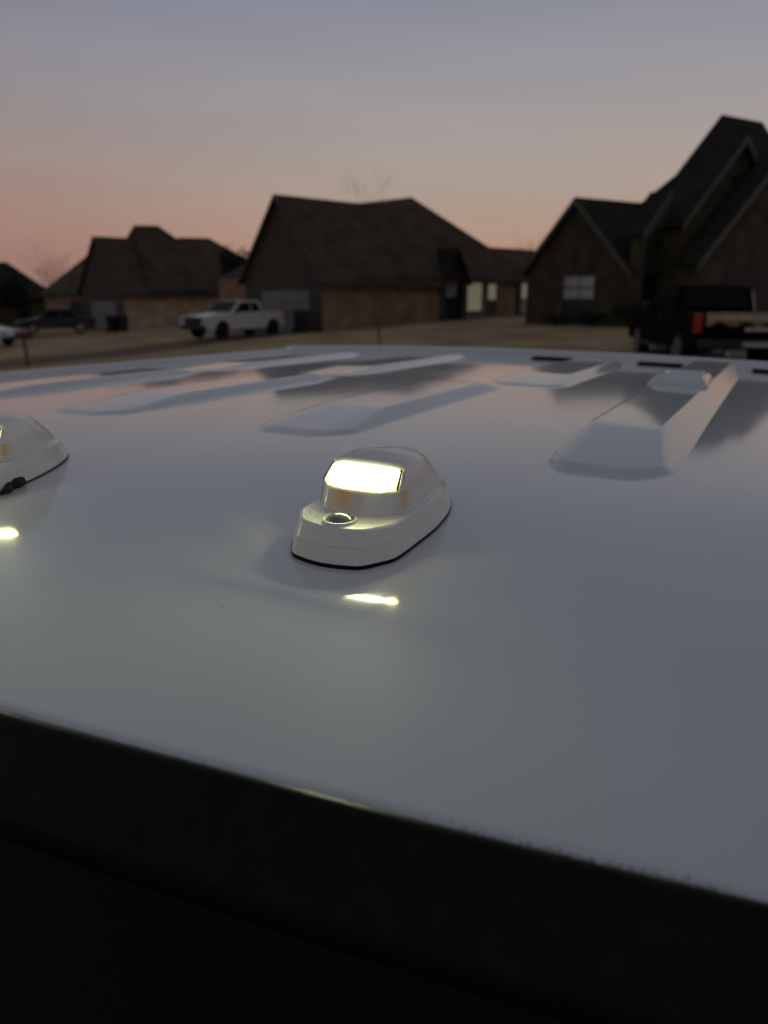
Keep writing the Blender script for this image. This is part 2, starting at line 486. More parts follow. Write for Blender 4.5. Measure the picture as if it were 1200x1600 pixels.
# cab sides, bonnet and pillars below the roof, so that the truck stands on its wheels
bd = MB()
def side(v, sgn):
    return [L(.2, v, roof_z(.25, v) - .02), L(U_REAR, v, roof_z(U_REAR, v) - .02)]
zr = 1.93
for sgn, ve in ((1, V_R), (-1, V_L)):
    o = sgn * .10
    # door skin below the belt line
    bd.prism([L(-.45, ve + o, .55), L(2.05, ve + o, .55), L(2.05, ve + o, 1.32), L(-.45, ve + o, 1.32)], (-sgn * .05, 0, 0))
    # pillars
    for (ua, ub, uc, ud) in ((-.45, -.36, .22, .30), (.98, 1.07, .98, 1.07), (1.93, 2.03, 1.92, 2.02)):
        bd.prism([L(ua, ve + o, 1.32), L(ub, ve + o, 1.32), L(ud, ve - sgn * .005, zr), L(uc, ve - sgn * .005, zr)], (-sgn * .05, 0, 0))
    bd.prism([L(.2, ve - sgn * .004, 1.915), L(2.0, ve - sgn * .004, 1.915), L(2.0, ve - sgn * .004, 1.955), L(.2, ve - sgn * .004, 1.955)], (-sgn * .05, 0, 0))
bd.prism([L(2.03, V_L - .08, .55), L(2.03, V_R + .08, .55), L(2.03, V_R + .08, 1.32), L(2.03, V_L - .08, 1.32)], (0, .04, 0))
bd.box(-.78, .78, -2.7, -1.46, .6, 1.2)
bd.build('cab_body', M['body_white'], truck, bevel=.012)

# ------------------------------------------------------------------ cab marker lamps
def outline(hw, yf, yr, flat=None):
    half = [(0, 1.0), (.28, .985), (.58, .945), (.70, .90), (.97, .70), (1.0, .56)]            # front, as fractions of yf
    rear = [(1.0, .0), (.96, .18), (.88, .42), (.74, .64), (.52, .84), (.27, .96), (0, 1.0)]
    pts = [(x * hw, y * yf) for x, y in half] + [(x * hw, y * yr) for x, y in rear]
    full = pts + [(-x, y) for x, y in pts[-2:0:-1]]
    for _ in range(2):           # soften just a little the corners
        q = []
        n = len(full)
        for i in range(n):
            a, b_ = full[i], full[(i + 1) % n]
            q.append((a[0] * .86 + b_[0] * .14, a[1] * .86 + b_[1] * .14)); q.append((a[0] * .14 + b_[0] * .86, a[1] * .14 + b_[1] * .86))
        full = q
    if flat is not None:
        full = [(x, max(y, flat + .05 * abs(x) * 0)) for x, y in full]
    return full

def ringz(o2, zf, zrr, yf, yr):
    out = []
    for x, y in o2:
        k = sm(yf * .2, yr, y)
        out.append((x, y, zf + (zrr - zf) * k))
    return out

LED = 190.0
def emissive_lens():
    m = bpy.data.materials.new('lit_led_lens'); m.use_nodes = True
    t = m.node_tree; b = t.nodes['Principled BSDF']
    b.inputs['Base Color'].default_value = (.8, .75, .5, 1); b.inputs['Roughness'].default_value = .15
    tcn = t.nodes.new('ShaderNodeTexCoord'); sp = t.nodes.new('ShaderNodeSeparateXYZ')
    t.links.new(tcn.outputs['Object'], sp.inputs[0])
    def mrange(src, f0, f1, t0=0.0, t1=1.0):
        q = t.nodes.new('ShaderNodeMapRange'); q.interpolation_type = 'SMOOTHSTEP'
        for k_, v_ in zip(('From Min', 'From Max', 'To Min', 'To Max'), (f0, f1, t0, t1)): q.inputs[k_].default_value = v_
        t.links.new(src, q.inputs['Value']); return q.outputs[0]
    def mul(a_, b_):
        q = t.nodes.new('ShaderNodeMath'); q.operation = 'MULTIPLY'; t.links.new(a_, q.inputs[0]); t.links.new(b_, q.inputs[1]); return q.outputs[0]
    ab = t.nodes.new('ShaderNodeMath'); ab.operation = 'ABSOLUTE'; t.links.new(sp.outputs[0], ab.inputs[0])
    # the diodes sit in the middle of the window; its rim only glows
    core = mul(mul(mrange(ab.outputs[0], .0272, .0175), mrange(sp.outputs[2], .0366, .0402)), mrange(sp.outputs[2], .0474, .0448))
    strength = mrange(core, 0, 1, 1.15, LED)
    t.links.new(strength, b.inputs['Emission Strength'])
    cm = t.nodes.new('ShaderNodeMix'); cm.data_type = 'RGBA'
    t.links.new(core, cm.inputs['Factor']); cm.inputs['A'].default_value = (1, .86, .26, 1); cm.inputs['B'].default_value = (.90, 1.0, .56, 1)
    t.links.new(cm.outputs['Result'], b.inputs['Emission Color'])
    return m
M['led'] = emissive_lens()

def marker_lamp(u, v, label):
    # gasket, then the shell in rings: skirt, seam, ledge, dome with the light window at its front, rounded back
    t_ = MB()
    specs = [(.0385, -.085, .088, .0000, .0000, None), (.0382, -.0845, .0875, .0012, .0012, None), (.0368, -.0822, .084, .0098, .0085, None),
             (.0362, -.0812, .083, .0101, .0088, None), (.0366, -.0815, .0832, .0107, .0093, None), (.0352, -.0765, .079, .0195, .0150, None), (.0340, -.0745, .077, .0206, .0162, None),
             (.0318, -.0560, .074, .0205, .0185, None), (.0312, -.0500, .072, .0212, .0200, None), (.0302, -.0455, .066, .0345, .0262, None), (.0298, -.0445, .064, .0362, .0276, None)]
    rr = [ringz(outline(hw, yf, yr, fl), zf, zb, yf, yr) for (hw, yf, yr, zf, zb, fl) in specs]
    top = [(.0272, -.040, .050, .0462, .0380, -.0225), (.0262, -.038, .046, .0480, .0412, -.0205), (.0215, -.030, .036, .0505, .0462, -.0140), (.0130, -.018, .024, .0520, .0492, -.006), (.0040, -.004, .010, .0526, .0518, None)]
    rr += [ringz(outline(hw, yf, yr, fl), zf, zb, yf, yr) for (hw, yf, yr, zf, zb, fl) in top]
    t_.loft(rr, True, True)
    sh = t_.build('marker_lamp', M['lamp_shell'], truck, smooth=True, angle=28)
    slope = math.atan((roof_z(u + .05, v) - roof_z(u - .05, v)) / .1)
    roll = math.atan((roof_z(u, v + .03) - roof_z(u, v - .03)) / .06)
    x, y, z = L(u, v, roof_z(u, v) + .0016)
    sh.location = (x, y, z); sh.rotation_euler = (slope, -roll, 0)
    sh['label'] = label
    g = MB(); g.loft([ringz(outline(.0387, -.0853, .0881), -.003, -.003, -.08, .08), ringz(outline(.0387, -.0853, .0881), .0004, .0004, -.08, .08), ringz(outline(.036, -.08, .08), .0005, .0005, -.08, .08)], True, True)
    g.build('gasket', M['rubber'], sh, smooth=True)
    # lens over the light window
    lo = ringz(outline(.0298, -.0445, .064), .0362, .0276, -.0445, .064)
    hi = ringz(outline(.0272, -.040, .050, -.0225), .0462, .0380, -.040, .050)
    ids = [i for i, p in enumerate(lo) if p[1] < -.0135 and abs(p[0]) < .0272]
    ids = sorted(ids, key=lambda i: lo[i][0])
    lm = MB(); rws = []
    for f in (.03, .2, .4, .6, .75, .9):
        row = []
        for i in ids:
            a, b_ = Vector(lo[i]), Vector(hi[i])
            p = a.lerp(b_, f)
            row.append(p + Vector((0.10 * p.x / .03, -.8, .5)).normalized() * (.0012 if 0 < f < 1 else .0003))
        rws.append(row)
    lm.loft(rws, closed=False)
    lens = lm.build('lens', M['led'], sh, smooth=True)
    # thin bezel left and right of the lens
    for s in (-1, 1):
        i = ids[0] if s < 0 else ids[-1]
        a, b_ = Vector(lo[i]), Vector(hi[i])
        bz = MB(); o_ = Vector((s * .0006, -.0012, .0006))
        bz.tube([a + o_, a.lerp(b_, .5) + o_, b_ + o_], [.0007, .0007, .0007], 6)
        bz.build('bezel', M['rubber'], sh, smooth=True)
    # round smoked cap over the fixing screw
    cp = MB()
    cr = []
    for k in range(7):
        th = k / 6 * math.pi / 2
        r_ = .0088 * math.cos(th) + .0002; zz = .0203 + .0052 * math.sin(th)
        cr.append([(.001 + r_ * math.cos(q * math.pi / 12), -.0620 + r_ * .95 * math.sin(q * math.pi / 12), zz) for q in range(24)])
    cp.loft(cr, True, True); cp.build('screw_cap', M['cap'], sh, smooth=True, angle=60)
    ri = MB(); ri.loft([[(.001 + r_ * math.cos(q * math.pi / 14), -.0620 + r_ * math.sin(q * math.pi / 14), zz) for q in range(28)] for (r_, zz) in ((.0110, .0200), (.0106, .0222), (.0094, .0222), (.0090, .0204))], True)
    ri.build('cap_rim', M['lamp_shell'], sh, smooth=True)
    # LED light leaking through the shell, painted as amber patches: below the lens, each side
    base = ringz(outline(.0312, -.0500, .072), .0212, .0200, -.05, .072)
    up = ringz(outline(.0302, -.0455, .066), .0345, .0262, -.0455, .066)
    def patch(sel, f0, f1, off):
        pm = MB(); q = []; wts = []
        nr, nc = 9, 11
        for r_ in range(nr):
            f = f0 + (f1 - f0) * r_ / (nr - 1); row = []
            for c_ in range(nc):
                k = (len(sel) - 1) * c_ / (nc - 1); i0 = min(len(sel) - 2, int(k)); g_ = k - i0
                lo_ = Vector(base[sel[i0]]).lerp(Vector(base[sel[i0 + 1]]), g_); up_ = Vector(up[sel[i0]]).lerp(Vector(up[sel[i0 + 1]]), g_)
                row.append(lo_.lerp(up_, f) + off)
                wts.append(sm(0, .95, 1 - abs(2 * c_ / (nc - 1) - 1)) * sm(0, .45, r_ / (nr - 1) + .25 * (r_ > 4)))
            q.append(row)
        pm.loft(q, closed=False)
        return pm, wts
    def painted_glow(sel, f0, f1, off):
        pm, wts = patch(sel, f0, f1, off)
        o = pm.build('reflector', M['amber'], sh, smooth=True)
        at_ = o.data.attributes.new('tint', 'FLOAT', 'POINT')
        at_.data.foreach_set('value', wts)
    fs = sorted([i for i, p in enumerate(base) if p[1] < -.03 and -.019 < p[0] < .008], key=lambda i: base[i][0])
    painted_glow(fs, .0, 1.0, Vector((0, -.0004, .0001)))
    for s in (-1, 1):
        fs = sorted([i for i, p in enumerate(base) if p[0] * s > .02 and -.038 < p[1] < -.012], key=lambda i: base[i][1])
        if len(fs) > 1: painted_glow(fs, .0, 1.0, Vector((s * .0004, 0, .0001)))
    return sh

lamp1 = marker_lamp(.4625, -.237, 'lit white marker lamp in the middle of the roof edge, nearest the camera')
lamp2 = marker_lamp(.432, -.599, 'lit white marker lamp half out of the picture at the left')
lamp2.rotation_euler.z = R(17)
# black sealant squeezed out beside the left lamp
sq = MB()
rn = random.Random(5)
pts = []
for i in range(9):
    k = i / 8
    pts.append(Vector((.0395 + .002 * math.sin(i * 1.7) - .004 * k, -.055 + .045 * k, .0012 + .0014 * math.sin(k * 3.1))))
sq.tube(pts, [.0012, .0032, .0040, .0036, .0046, .0040, .0030, .0016, .0006], 8)
sq.build('sealant', M['dustrubber'], lamp2, smooth=True)

# ------------------------------------------------------------------ houses
def frame(K, es):
    """local house frame: x along es, y = away (es turned left), z up"""
    ang = math.atan2(es[1], es[0])
    return (K[0], K[1], ground_z(K[0], K[1])), ang

def gable_roof(b, s0, s1, t0, t1, ze, zr_, oh=.3, th=.16):
    """two slabs over a ridge running along s"""
    tm = (t0 + t1) / 2; k = (zr_ - ze) / (tm - t0)
    a, c = s0 - oh, s1 + oh
    b.prism([(a, t0 - oh, ze - oh * k), (c, t0 - oh, ze - oh * k), (c, tm, zr_), (a, tm, zr_)], (0, 0, th))
    b.prism([(a, t1 + oh, ze - oh * k), (c, t1 + oh, ze - oh * k), (c, tm, zr_), (a, tm, zr_)], (0, 0, th))

def gable_roof_t(b, t0, t1, s0, s1, ze, zr_, oh=.3, th=.16, sm_=None):
    """the same with the ridge running along t"""
    m_ = (s0 + s1) / 2 if sm_ is None else sm_; k = (zr_ - ze) / (m_ - s0)
    a, c = t0 - oh, t1
    b.prism([(s0 - oh, a, ze - oh * k), (s0 - oh, c, ze - oh * k), (m_, c, zr_), (m_, a, zr_)], (0, 0, th))
    b.prism([(s1 + oh, a, ze - oh * k), (s1 + oh, c, ze - oh * k), (m_, c, zr_), (m_, a, zr_)], (0, 0, th))

def hip_roof(b, s0, s1, t0, t1, ze, ridge, oh=.35, th=.14):
    """ridge: list of (s, t, z) from left to right"""
    a, c, d, e = s0 - oh, s1 + oh, t0 - oh, t1 + oh
    vs_ = [(a, d, ze), (c, d, ze), (c, e, ze), (a, e, ze), (a, d, ze - th), (c, d, ze - th), (c, e, ze - th), (a, e, ze - th)] + list(ridge)
    n = len(ridge); r0, r1 = 8, 8 + n - 1
    f = [(0, 3, r0), (1, r1, 2)]
    f += [tuple([0, 1] + list(range(r1, r0 - 1, -1))), tuple([2, 3] + list(range(r0, r1 + 1)))]
    f = [(0, 3, r0), (2, 1, r1)]
    # front and back as fans of triangles between ridge points so that bent ridges stay closed
    for i in range(n - 1):
        f.append((r0 + i, r0 + i + 1, 1 if i >= (n - 1) / 2 else 0))
        f.append((r0 + i + 1, r0 + i, 2 if i >= (n - 1) / 2 else 3))
    mid = r0 + (n - 1 + 1) // 2 if n > 1 else r0
    f.append((0, 1, mid)); f.append((2, 3, mid))
    f += [(4, 5, 6, 7), (0, 1, 5, 4), (1, 2, 6, 5), (2, 3, 7, 6), (3, 0, 4, 7)]
    b.add(vs_, f)

def wall_gable(b, s0, s1, t0, t1, z0, ze, zr_):
    tm = (t0 + t1) / 2
    b.prism([(s0, t0, z0), (s0, t1, z0), (s0, t1, ze), (s0, tm, zr_), (s0, t0, ze)], (s1 - s0, 0, 0))

def window(house, c0, c1, face, axis, out, pane, panes=2, name='window', framem='trim', mull=True):
    """c0, c1 = (along, z) corners; face = coordinate of the wall; axis 's' (wall along s, faces -t) or 't' (wall along t, faces -s)"""
    a0, z0 = c0; a1, z1 = c1
    fr = MB(); w_ = .07
    def bx(b, p0, p1, q0, q1, d0, d1):
        if axis == 's': b.box(p0, p1, face - d1, face - d0, q0, q1)
        else: b.box(face - d1, face - d0, p0, p1, q0, q1)
    bx(fr, a0 - w_, a0, z0 - w_, z1 + w_, -.02, .05); bx(fr, a1, a1 + w_, z0 - w_, z1 + w_, -.02, .05)
    bx(fr, a0, a1, z1, z1 + w_, -.02, .05); bx(fr, a0, a1, z0 - w_, z0, -.02, .07)
    if mull:
        zm = (z0 + z1) / 2
        bx(fr, a0, a1, zm - .025, zm + .025, -.02, .035)
        for k in range(1, panes):
            am = a0 + (a1 - a0) * k / panes
            bx(fr, am - .025, am + .025, z0, zm - .025, -.02, .033); bx(fr, am - .025, am + .025, zm + .025, z1, -.02, .033)
    fo = fr.build(name, M[framem], house)
    pb = MB(); bx(pb, a0, a1, z0, z1, -.01, .012)
    pb.build('pane', M[pane], fo)
    return fo

def garage_door(house, a0, a1, z0, z1, face, axis, m, recess=False):
    b = MB()
    n = 4
    for k in range(n):
        q0 = z0 + (z1 - z0) * k / n + .012; q1 = z0 + (z1 - z0) * (k + 1) / n - .012
        if axis == 's': b.box(a0, a1, face - .035, face + .02, q0, q1)
        else: b.box(face - .035, face + .02, a0, a1, q0, q1)
    if axis == 's': b.box(a0, a1, face - .02, face + .02, z0, z1)
    else: b.box(face - .02, face + .02, a0, a1, z0, z1)
    return b.build('garage_door', m, house, bevel=.006)

S2 = math.sqrt(.5)
# --- the wide house in the middle
def hip_deep(b, s0, s1, t0, t1, ze, near, far, oh=.35, th=.14):
    """hip roof whose ridge runs away from the street, from near to far (s, t, z)"""
    a, c, d, e = s0 - oh, s1 + oh, t0 - oh, t1 + oh
    vs_ = [(a, d, ze), (c, d, ze), (c, e, ze), (a, e, ze), (a, d, ze - th), (c, d, ze - th), (c, e, ze - th), (a, e, ze - th), near, far]
    b.add(vs_, [(0, 1, 8), (1, 2, 9, 8), (2, 3, 9), (3, 0, 8, 9), (4, 7, 6, 5), (0, 4, 5, 1), (1, 5, 6, 2), (2, 6, 7, 3), (3, 7, 4, 0)])

h2 = empty('brick_house', (-2.97, 38.5, .40), R(45), 'wide brown brick house in the middle with a lit front door and grey garage', 'house', 'brick houses along the street')
EZ = 2.42; z0 = -1.0; RZ = 6.22; RT = 3.15
wbm = MB()
wall_gable(wbm, 0, 8.7, 0, 2 * RT, z0, EZ, RZ - .05)
wbm.box(8.7, 19.5, .3, 11, z0, EZ); wbm.box(10.75, 19.5, .0, .3, z0, EZ)
wbm.box(1.4, 8.7, 2 * RT, 11, z0, EZ)
wbm.build('wall', M['brick_brown'], h2)
rbm = MB()
gable_roof(rbm, 0, 9.5, 0, 2 * RT, EZ + .02, RZ, .3, .10)
hip_deep(rbm, 2.6, 17.6, .15, 12, EZ + .05, (10.5, 4.0, 7.08), (10.5, 8.6, 7.08))
hip_roof(rbm, 9.0, 25.2, .25, 7, EZ + .08, [(14.5, 3.2, 4.50), (21.9, 3.2, 4.50)])
rbm.build('roof', M['shingle'], h2)
fbm = MB()
fbm.box(-.3, 8.7, -.40, -.34, EZ - .50, EZ - .24)
fbm.build('fascia', M['darktrim'], h2)
fbm = MB(); fbm.box(10.8, 25.4, -.24, -.16, EZ - .22, EZ + .02)
fbm.build('fascia', M['darktrim'], h2)
# entry: dark panel painted as the recess shade, below a small gable
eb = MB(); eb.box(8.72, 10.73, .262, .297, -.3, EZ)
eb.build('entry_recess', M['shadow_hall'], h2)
gb = MB(); gable_roof_t(gb, -.25, 2.6, 8.6, 10.7, EZ - .05, 4.0, .2, .10)
gb.prism([(8.6, -.2, EZ - .05), (10.7, -.2, EZ - .05), (9.65, -.2, 3.95)], (0, .1, 0))
gb.build('entry_gable', M['shingle_dark'], h2)
for (qa, qb) in ((8.62, 8.85), (10.5, 10.73)):
    cb = MB(); cb.box(qa, qb, -.2, .0, -.8, EZ - .06); cb.build('porch_post', M['darktrim'], h2)
window(h2, (9.40, 1.42), (10.35, 2.22), .255, 's', 1, 'winpane', 1, framem='darktrim', mull=False)
fd = window(h2, (11.0, .62), (12.35, 2.22), -.0, 's', 1, 'litdoor', 1, name='front_door', mull=False, framem='darktrim')
window(h2, (12.95, 1.25), (13.75, 2.15), -.0, 's', 1, 'litdoor', 1, mull=False, framem='darktrim')
window(h2, (12.95, .55), (13.75, 1.15), -.0, 's', 1, 'winpane_dark', 1, mull=False, framem='darktrim')
window(h2, (16.35, 1.3), (17.15, 2.25), -.0, 's', 1, 'litdoor', 1, mull=False, framem='darktrim')
window(h2, (16.35, .4), (17.15, 1.2), -.0, 's', 1, 'winpane', 1, mull=False, framem='darktrim')
pb_ = MB(); pb_.box(15.85, 16.1, -.16, .09, -.8, EZ - .2); pb_.build('porch_post', M['darktrim'], h2)
garage_door(h2, .97, 4.85, -.3, 1.78, 0, 't', M['garage'])
gw = MB(); gw.prism([(-.025, 0, z0), (-.025, 2 * RT, z0), (-.025, 2 * RT, EZ), (-.025, RT, RZ - .06), (-.025, 0, EZ)], (.024, 0, 0)); gw.build('gable_wall', M['siding'], h2)
window(h2, (2.78, 3.75), (3.22, 4.62), 0, 't', 1, 'winpane', 1, name='window', mull=False)
zb = EZ + .02 - .3 * (RZ - EZ) / RT
for (ta, tb_) in ((-.3, RT), (2 * RT + .3, RT + .005)):
    rk = MB()
    rk.prism([(-.34, ta, zb - .14), (-.34, tb_, RZ - .14), (-.34, tb_, RZ + .09), (-.34, ta, zb + .09)], (.035, 0, 0))
    rk.build('rake_board', M['darktrim'], h2)

# --- house at the left, beyond the white pickup
h1 = empty('brick_house', (-17.98, 55, -.30), R(45), 'tan brick house left of the middle with stepped brown roofs behind the white pickup', 'house', 'brick houses along the street')
EZ = 2.44
b = MB()
wall_gable(b, 0, 8, 0, 6.5, -1.5, EZ, 6.0); b.box(2.2, 11.5, 0.02, 9, -1.5, EZ - .01)
b.build('wall', M['brick_tan'], h1)
b = MB()
gable_roof(b, 0, 6.5, 0, 6.5, EZ + .02, 6.05, .28, .10)
hip_roof(b, 2.3, 10.2, 0.1, 8, EZ + .05, [(2.95, 3.2, 7.05), (4.9, 3.2, 7.12)])
hip_roof(b, 3.0, 15.5, .2, 9, EZ + .08, [(6.6, 3.3, 6.38), (9.3, 3.3, 6.45)])
b.build('roof', M['shingle'], h1)
b = MB(); b.box(-.3, 11.8, -.40, -.34, EZ - .40, EZ - .16); b.build('fascia', M['darktrim'], h1)
gw = MB(); gw.prism([(-.025, 0, -1.5), (-.025, 6.5, -1.5), (-.025, 6.5, EZ), (-.025, 3.25, 5.95), (-.025, 0, EZ)], (.024, 0, 0)); gw.build('gable_wall', M['siding'], h1)
garage_door(h1, 1.2, 5.0, -.2, 1.75, 0, 't', M['garage'])
window(h1, (2.6, 3.3), (3.4, 4.2), 0, 't', 1, 'winpane_dark', 1, framem='darktrim')

# --- hip-roofed house farther left
h0 = empty('brick_house', (-29.6, 72, ground_z(-29.6, 72) + .3), R(15), 'low olive roofed house at far left behind the dark car', 'house', 'brick houses along the street')
b = MB(); b.box(-1, 9, 0, 9, -1.5, 2.6); b.build('wall', M['brick_brown'], h0)
b = MB(); hip_roof(b, -1, 9.4, 0, 9, 2.65, [(2.6, 4, 6.1), (4.2, 4, 6.1)]); b.build('roof', M['shingle_olive'], h0)
window(h0, (1.2, .6), (2.6, 2.0), 0, 's', 1, 'winpane_dark', 2, framem='darktrim')
hL = empty('brick_house', (-41.2, 76, ground_z(-40, 76) + .3), R(20), 'dark hip roofed house at the very left edge of the picture', 'house', 'brick houses along the street')
b = MB(); b.box(-1, 9, 0, 9, -1.5, 2.6); b.build('wall', M['brick_dark'], hL)
b = MB(); hip_roof(b, -1, 9, 0, 9, 2.65, [(3.8, 4, 6.2), (4.8, 4, 6.2)]); b.build('roof', M['shingle_dark'], hL)
window(hL, (5.2, .6), (6.6, 2.0), 0, 's', 1, 'winpane_dark', 2, framem='darktrim')

# --- tall house at the right; the house frame starts at the near corner of its left gable
HZ = .67
h3 = empty('gabled_house', (10.12, 33, HZ), R(32), 'tall dark house with steep stacked gables behind the black truck at the right', 'house', 'brick houses along the street')
b = MB()
wall_gable(b, 0, 6, 0, 6.2, -1.5, 2.41, 5.25)
b.box(2.4, 17, 0.02, 6.6, -1.5, 3.6)
def gface(b, s0, s1, t0, t1, ze, zp):
    sp = (s0 + s1) / 2
    b.prism([(s0, t0, -1.5), (s1, t0, -1.5), (s1, t0, ze), (sp, t0, zp), (s0, t0, ze)], (0, t1 - t0, 0))
gface(b, 1.60, 8.0, -1.0, .5, 4.25, 7.5)
gface(b, 1.50, 10.6, -2.0, -1.0, 2.74, 6.92)
b.build('wall', M['brick_dark'], h3)
# entry block with an arched opening below its own half gable
arc = [(-.12, -.5, -1.5), (-.12, -.5, 3.80), (1.1, -.5, 5.15), (1.3, -.5, 5.15), (1.3, -.5, 4.02)]
for k in range(0, 9):
    a_ = math.pi / 2 * k / 8
    arc.append((1.3 - 1.1 * math.sin(a_), -.5, 2.85 + 1.17 * math.cos(a_)))
arc += [(.20, -.5, -1.5)]
ab_ = MB(); ab_.prism(arc, (0, .48, 0)); ab_.build('entry_arch', M['brick_dark'], h3)
pb_ = MB(); pb_.box(.05, 2.4, .0, .018, -1.5, 3.55); pb_.build('porch_recess', M['shadow_hall'], h3)  # thin dark sheet painted as the shade inside the porch
b = MB()
gable_roof(b, 0, 7.0, 0, 6.2, 2.43, 5.28, .3, .08)
rdg = [(3.9, 3.16, 5.34), (6.54, 3.16, 6.95), (9.06, 3.16, 9.58), (12.3, 3.16, 9.58), (17, 3.16, 5)]
fe = [(2.6, -.35, 3.6), (4.4, -.35, 3.6), (6.0, -.35, 3.6), (15, -.35, 3.6), (17.3, -.35, 3.55)]
be = [(3.6, 7, 3.6), (5.4, 7, 3.6), (7.0, 7, 3.6), (15, 7, 3.6), (17.3, 7, 3.55)]
b.loft([[Vector(p) for p in r] for r in zip(fe, rdg, be)], True, True)
gable_roof_t(b, -1.0, .5, 1.60, 8.0, 4.28, 7.53, .32, .08)
gable_roof_t(b, -2.0, -1.02, 1.50, 10.6, 2.78, 6.96, .32, .08)
b.prism([(-.35, -.78, 3.62), (-.35, .3, 3.62), (1.1, .3, 5.28), (1.1, -.78, 5.28)], (0, 0, .08))
b.build('roof', M['shingle_dark'], h3)
def rake(s0, t, zA, s1, zB, h=.22, ax='s'):
    rk = MB()
    if ax == 's': rk.prism([(s0, t, zA - h), (s1, t, zB - h), (s1, t, zB + .07), (s0, t, zA + .07)], (0, .04, 0))
    else: rk.prism([(t, s0, zA - h), (t, s1, zB - h), (t, s1, zB + .07), (t, s0, zA + .07)], (.04, 0, 0))
    rk.build('rake_board', M['trim'], h3)
k2 = (7.53 - 4.28) / 3.2
rake(1.28, -1.36, 4.28 - .32 * k2, 4.795, 7.53); rake(8.32, -1.36, 4.28 - .32 * k2, 4.805, 7.53)
k3 = (6.96 - 2.78) / 4.55
rake(1.18, -2.36, 2.78 - .32 * k3, 6.045, 6.96); rake(10.92, -2.36, 2.78 - .32 * k3, 6.055, 6.96)
rake(-.37, -.83, 3.60, 1.1, 5.28)
kk = (5.28 - 2.43) / 3.1
rake(-.3, -.345, 2.43 - .3 * kk, 3.095, 5.28, ax='t'); rake(6.5, -.345, 2.43 - .3 * kk, 3.105, 5.28, ax='t')
window(h3, (1.9, 1.15), (3.75, 2.1), 0, 't', 1, 'winpane', 2, framem='darktrim', mull=True)
window(h3, (1.9, -.1), (3.75, 1.05), 0, 't', 1, 'winpane_dark', 2, framem='darktrim', mull=True)
garage_door(h3, 3.4, 9.0, -.6, 2.40, -2.0, 's', M['garage_dark'])
window(h3, (4.4, 5.0), (5.2, 6.1), -1.0, 's', 1, 'winpane_dark', 1, framem='darktrim')

# ------------------------------------------------------------------ vehicles
def wheel(root, x, y, r, wd, rimm='rim'):
    b = MB(); rr = []
    n = 24
    for (px, pr) in ((-.5, .70), (-.5, .93), (-.38, 1), (.38, 1), (.5, .93), (.5, .70)):
        rr.append([(x + pr * r * math.cos(2 * math.pi * k / n), y + px * wd, r + pr * r * math.sin(2 * math.pi * k / n)) for k in range(n)])
    b.loft(rr, True, True)
    wo_ = b.build('wheel', M['tyre'], root, smooth=True)
    q = MB(); s = 1 if y > 0 else -1
    yy = y + s * wd * .5
    for k in range(5):
        a = 2 * math.pi * k / 5
        d = Vector((math.cos(a), 0, math.sin(a))); e = Vector((-math.sin(a), 0, math.cos(a)))
        c = Vector((x, yy - s * .01, r))
        q.prism([c + e * .05 * r / .35, c + d * r * .66 + e * .08 * r / .35, c + d * r * .66 - e * .08 * r / .35, c - e * .05 * r / .35], (0, s * .025, 0))
    ring = []
    for (pr, dy) in ((.70, 0), (.70, .02), (.62, .02), (.60, -.03)):
        ring.append([(x + pr * r * math.cos(2 * math.pi * k / n), yy + s * dy, r + pr * r * math.sin(2 * math.pi * k / n)) for k in range(n)])
    q.loft(ring, True)
    q.build('rim', M[rimm], wo_, smooth=True)

def body_shell(root, prof_, hw, m, name='body', inset=.10, zb=.9, arches=(), r=.42):
    """side outline (x, z) lofted across the width, sides drawn in above the belt"""
    b = MB(); rr = []
    def narrow(z): return hw - inset * sm(zb, zb + .8, z) - .04 * (1 - sm(.3, .55, z))
    for f in (-1, -.93, 0, .93, 1):
        ring = []
        for x, z in prof_:
            y = narrow(z) * f
            dz = -.02 if abs(f) == 1 else 0
            ring.append((x, y, z + (dz if z > .6 else 0)))
        rr.append(ring)
    b.loft(rr, True, True)
    return b.build(name, m, root, smooth=True, angle=30)

def arch_pts(cx, r, z, n=7):
    return [(cx + r * math.cos(math.pi * k / n), z + r * math.sin(math.pi * k / n)) for k in range(n + 1)]

def glass_side(root, poly, hw, inset, zb, name='side_window'):
    for s in (-1, 1):
        b = MB(); pts = []
        for x, z in poly:
            y = s * (hw - inset * sm(zb, zb + .8, z) + .006)
            pts.append((x, y, z))
        b.prism(pts, (0, -s * .03, 0))
        b.build(name, M['carglass'], root)

def cross_glass(root, x0, z0, x1, z1, hw0, hw1, name, off=.012):
    b = MB(); n = Vector((z1 - z0, 0, -(x1 - x0))).normalized()
    if n.z < 0: n = -n
    o = n * off
    b.prism([Vector((x0, -hw0, z0)) + o, Vector((x0, hw0, z0)) + o, Vector((x1, hw1, z1)) + o, Vector((x1, -hw1, z1)) + o], -n * .02)
    b.build(name, M['carglass'], root)

